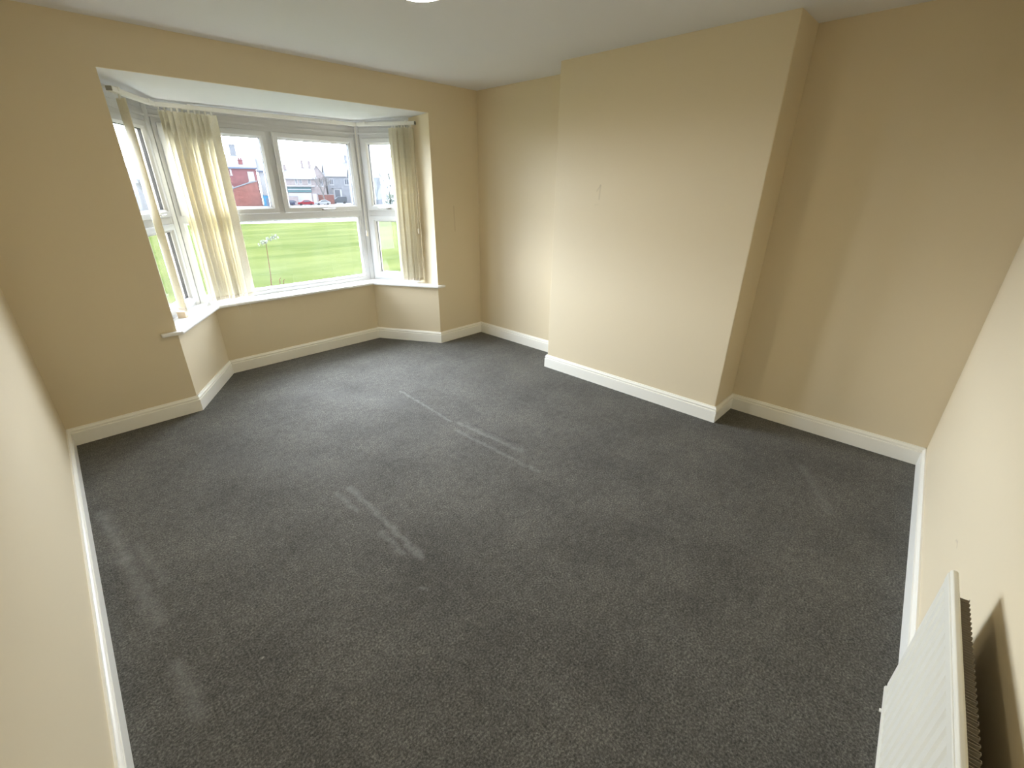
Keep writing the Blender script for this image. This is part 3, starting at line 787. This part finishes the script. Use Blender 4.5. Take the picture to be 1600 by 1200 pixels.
# cars parked across the road
def car(label, r, e, ln, body, van=False, rot=0.0):
    t = prop('van' if van else 'car', label, 'van' if van else 'car', r, e, None, rot)
    if van: pr = [(0, 0.35), (0, 1.0), (0.15, 1.15), (0.9, 1.35), (1.6, 2.0), (ln - 0.1, 2.1), (ln, 1.9), (ln, 0.35)]
    else: pr = [(0, 0.35), (0.02, 0.72), (0.2, 0.82), (1.05, 0.95), (1.75, 1.42), (2.9, 1.45), (3.6, 1.05), (ln - 0.05, 0.95), (ln, 0.6), (ln, 0.35)]
    MB().extrude(pr, (0, 0, 0), (1, 0, 0), (0, 0, 1), (0, 1.7, 0)).build('body', body, t, bevel=0.05)
    if van: gp = [(1.05, 1.4), (1.65, 1.9), (ln - 0.3, 1.95), (ln - 0.3, 1.4)]
    else: gp = [(1.25, 0.98), (1.82, 1.36), (2.85, 1.38), (3.35, 1.05)]
    MB().extrude(gp, (0, -0.015, 0), (1, 0, 0), (0, 0, 1), (0, 1.73, 0)).build('side_glass', m_dglass, t)
    for x in (0.75, ln - 0.8):
        for y in (-0.01, 1.51):
            MB().lathe([(0.0, 0.0), (0.30, 0.0), (0.33, 0.03), (0.33, 0.17), (0.30, 0.2), (0.0, 0.2)], 14, Matrix.Translation((x, y, 0.33)) @ Matrix.Rotation(-PI / 2, 4, 'X')).build('wheel', m_tyre, t)
    return t
car('small dark blue car at the foot of the pink brick wall', 2.6, 143, 3.1, m_blue)
car('red car parked outside the teal shop', 6.6, 147, 4.2, m_red)
car('white car parked right of the red car', 11.3, 148, 4.0, m_wcar)
car('grey van parked before the grey house', 17.2, 160, 4.3, m_gcar, True)

# railing along the far edge of the field
t = prop('railing_fence', 'low grey railing along the far edge of the field', 'fence', -22, 82.6)
for k in range(26):
    MB().box(k * 2.0 - 0.05, k * 2.0 + 0.05, -0.05, 0.05, 0.0, 1.0).build('post', m_fence, t)
MB().box(-0.1, 50.1, -0.03, 0.03, 0.90, 0.98).build('rail', m_fence, t)
MB().box(-0.1, 50.1, -0.03, 0.03, 0.45, 0.51).build('rail', m_fence, t)

# trees
def branch(b, p, d, ln, r, depth, rng, spread):
    q = p + d * ln
    b.tube([p, p + d * ln * 0.5 + Vector((rng.uniform(-1, 1), rng.uniform(-1, 1), 0)) * ln * 0.04, q], [r, r * 0.85, r * 0.7], 5 if depth > 2 else 3)
    if depth == 0: return
    for k in range(3 if depth > 1 else 4):
        ax = Vector((rng.uniform(-1, 1), rng.uniform(-1, 1), rng.uniform(-0.2, 0.6)))
        nd = (d + ax * spread).normalized()
        branch(b, p + d * ln * rng.uniform(0.55, 1.0), nd, ln * rng.uniform(0.6, 0.8), r * 0.6, depth - 1, rng, spread)
def bare_tree(label, r, e, h, m, depth, seed, spread=0.62, group='trees across the road', rad_=0.012):
    rng = random.Random(seed)
    t = prop('bare_tree', label, 'tree', r, e, group)
    MB().tube([(0, 0, 0), (0.05 * h * 0.2, 0, h * 0.16), (0, 0, h * 0.30)], [h * 0.022, h * 0.018, h * 0.015], 8).build('trunk', m, t)
    b = MB()
    for k in range(4):
        a = k * PI / 2 + rng.random()
        branch(b, Vector((0, 0, h * 0.28)), Vector((0.35 * math.cos(a), 0.35 * math.sin(a), 1)).normalized(), h * 0.24, h * rad_, depth, rng, spread)
    b.build('branches', m, t, fix=False)
    return t
bare_tree('bare tree standing before the terraced house gable', 13.8, 150, 9.5, m_bark, 4, 3)
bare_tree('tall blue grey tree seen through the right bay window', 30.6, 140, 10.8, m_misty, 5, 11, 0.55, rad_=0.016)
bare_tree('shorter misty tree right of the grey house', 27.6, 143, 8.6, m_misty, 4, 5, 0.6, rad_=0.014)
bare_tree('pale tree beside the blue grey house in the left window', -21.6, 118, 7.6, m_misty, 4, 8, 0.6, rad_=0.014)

def bush(name, label, r, e, w, h, seed, m):
    rng = random.Random(seed); t = prop(name, label, 'bush', r, e)
    b = MB()
    for k in range(700):
        a = rng.uniform(0, 2 * PI); z = rng.random() ** 0.8; rr = w / 2 * math.sqrt(rng.random()) * (1 - 0.35 * z)
        c = Vector((rr * math.cos(a), rr * math.sin(a) * 0.6, z * h)); s = rng.uniform(0.12, 0.26)
        u = Vector((rng.uniform(-1, 1), rng.uniform(-1, 1), rng.uniform(-1, 1))).normalized(); v = u.orthogonal().normalized()
        b.add([c - u * s, c + v * s * 0.5, c + u * s, c - v * s * 0.5], [(0, 1, 2, 3)])
    b.build('foliage', m, t, fix=False)
    MB().tube([(0, 0, 0), (0, 0, h * 0.6)], 0.08, 6).build('stem', m_bark, t)
bush('evergreen_bush', 'dark green bush at the foot of the tall blue grey tree', 30.2, 137, 4.4, 3.0, 21, m_leaf)
bush('evergreen_bush', 'low teal green bush at the far edge of the field, right window', 16.6, 77.2, 2.4, 0.7, 22, m_leaf)

# young bare sapling close to the house, its top caught by pale blossom
sap = empty('sapling', (3.01, 8.6, G)); tag(sap, 'slender sapling with pale blossom just outside the middle window', 'sapling')
rng = random.Random(4)
s = MB().tube([(-0.50, 0, 0), (-0.27, 0, 1.6), (-0.12, 0, 2.9), (-0.03, 0.0, 3.6), (0.0, 0, 4.14)], [0.018, 0.014, 0.009, 0.007, 0.005], 6)
s.build('stem', m_twig, sap)
for dx, h in ((-0.05, 3.50), (0.10, 3.50), (0.16, 3.47)):
    MB().tube([(-0.14, 0, 2.7), (dx * 0.8, 0, 3.1), (dx, 0, h), (dx + 0.03, 0, h + 0.02)], [0.008, 0.007, 0.006, 0.005], 5).build('twig', m_twig, sap)
b = MB()
for k in range(90):
    q = rng.random(); c = Vector((-0.10 + 0.30 * q + rng.gauss(0, 0.015), rng.gauss(0, 0.03), 4.10 + 0.13 * q + rng.gauss(0, 0.016)))
    u = Vector((rng.uniform(-1, 1), rng.uniform(-1, 1), rng.uniform(-1, 1))).normalized(); v = u.orthogonal().normalized(); sz = 0.016
    b.add([c - u * sz, c + v * sz, c + u * sz, c - v * sz], [(0, 1, 2, 3)])
b.tube([(-0.05, 0, 4.12), (0.10, 0, 4.18), (0.2, 0, 4.23)], 0.004, 5)
b.build('blossom', m_flower, sap, fix=False)
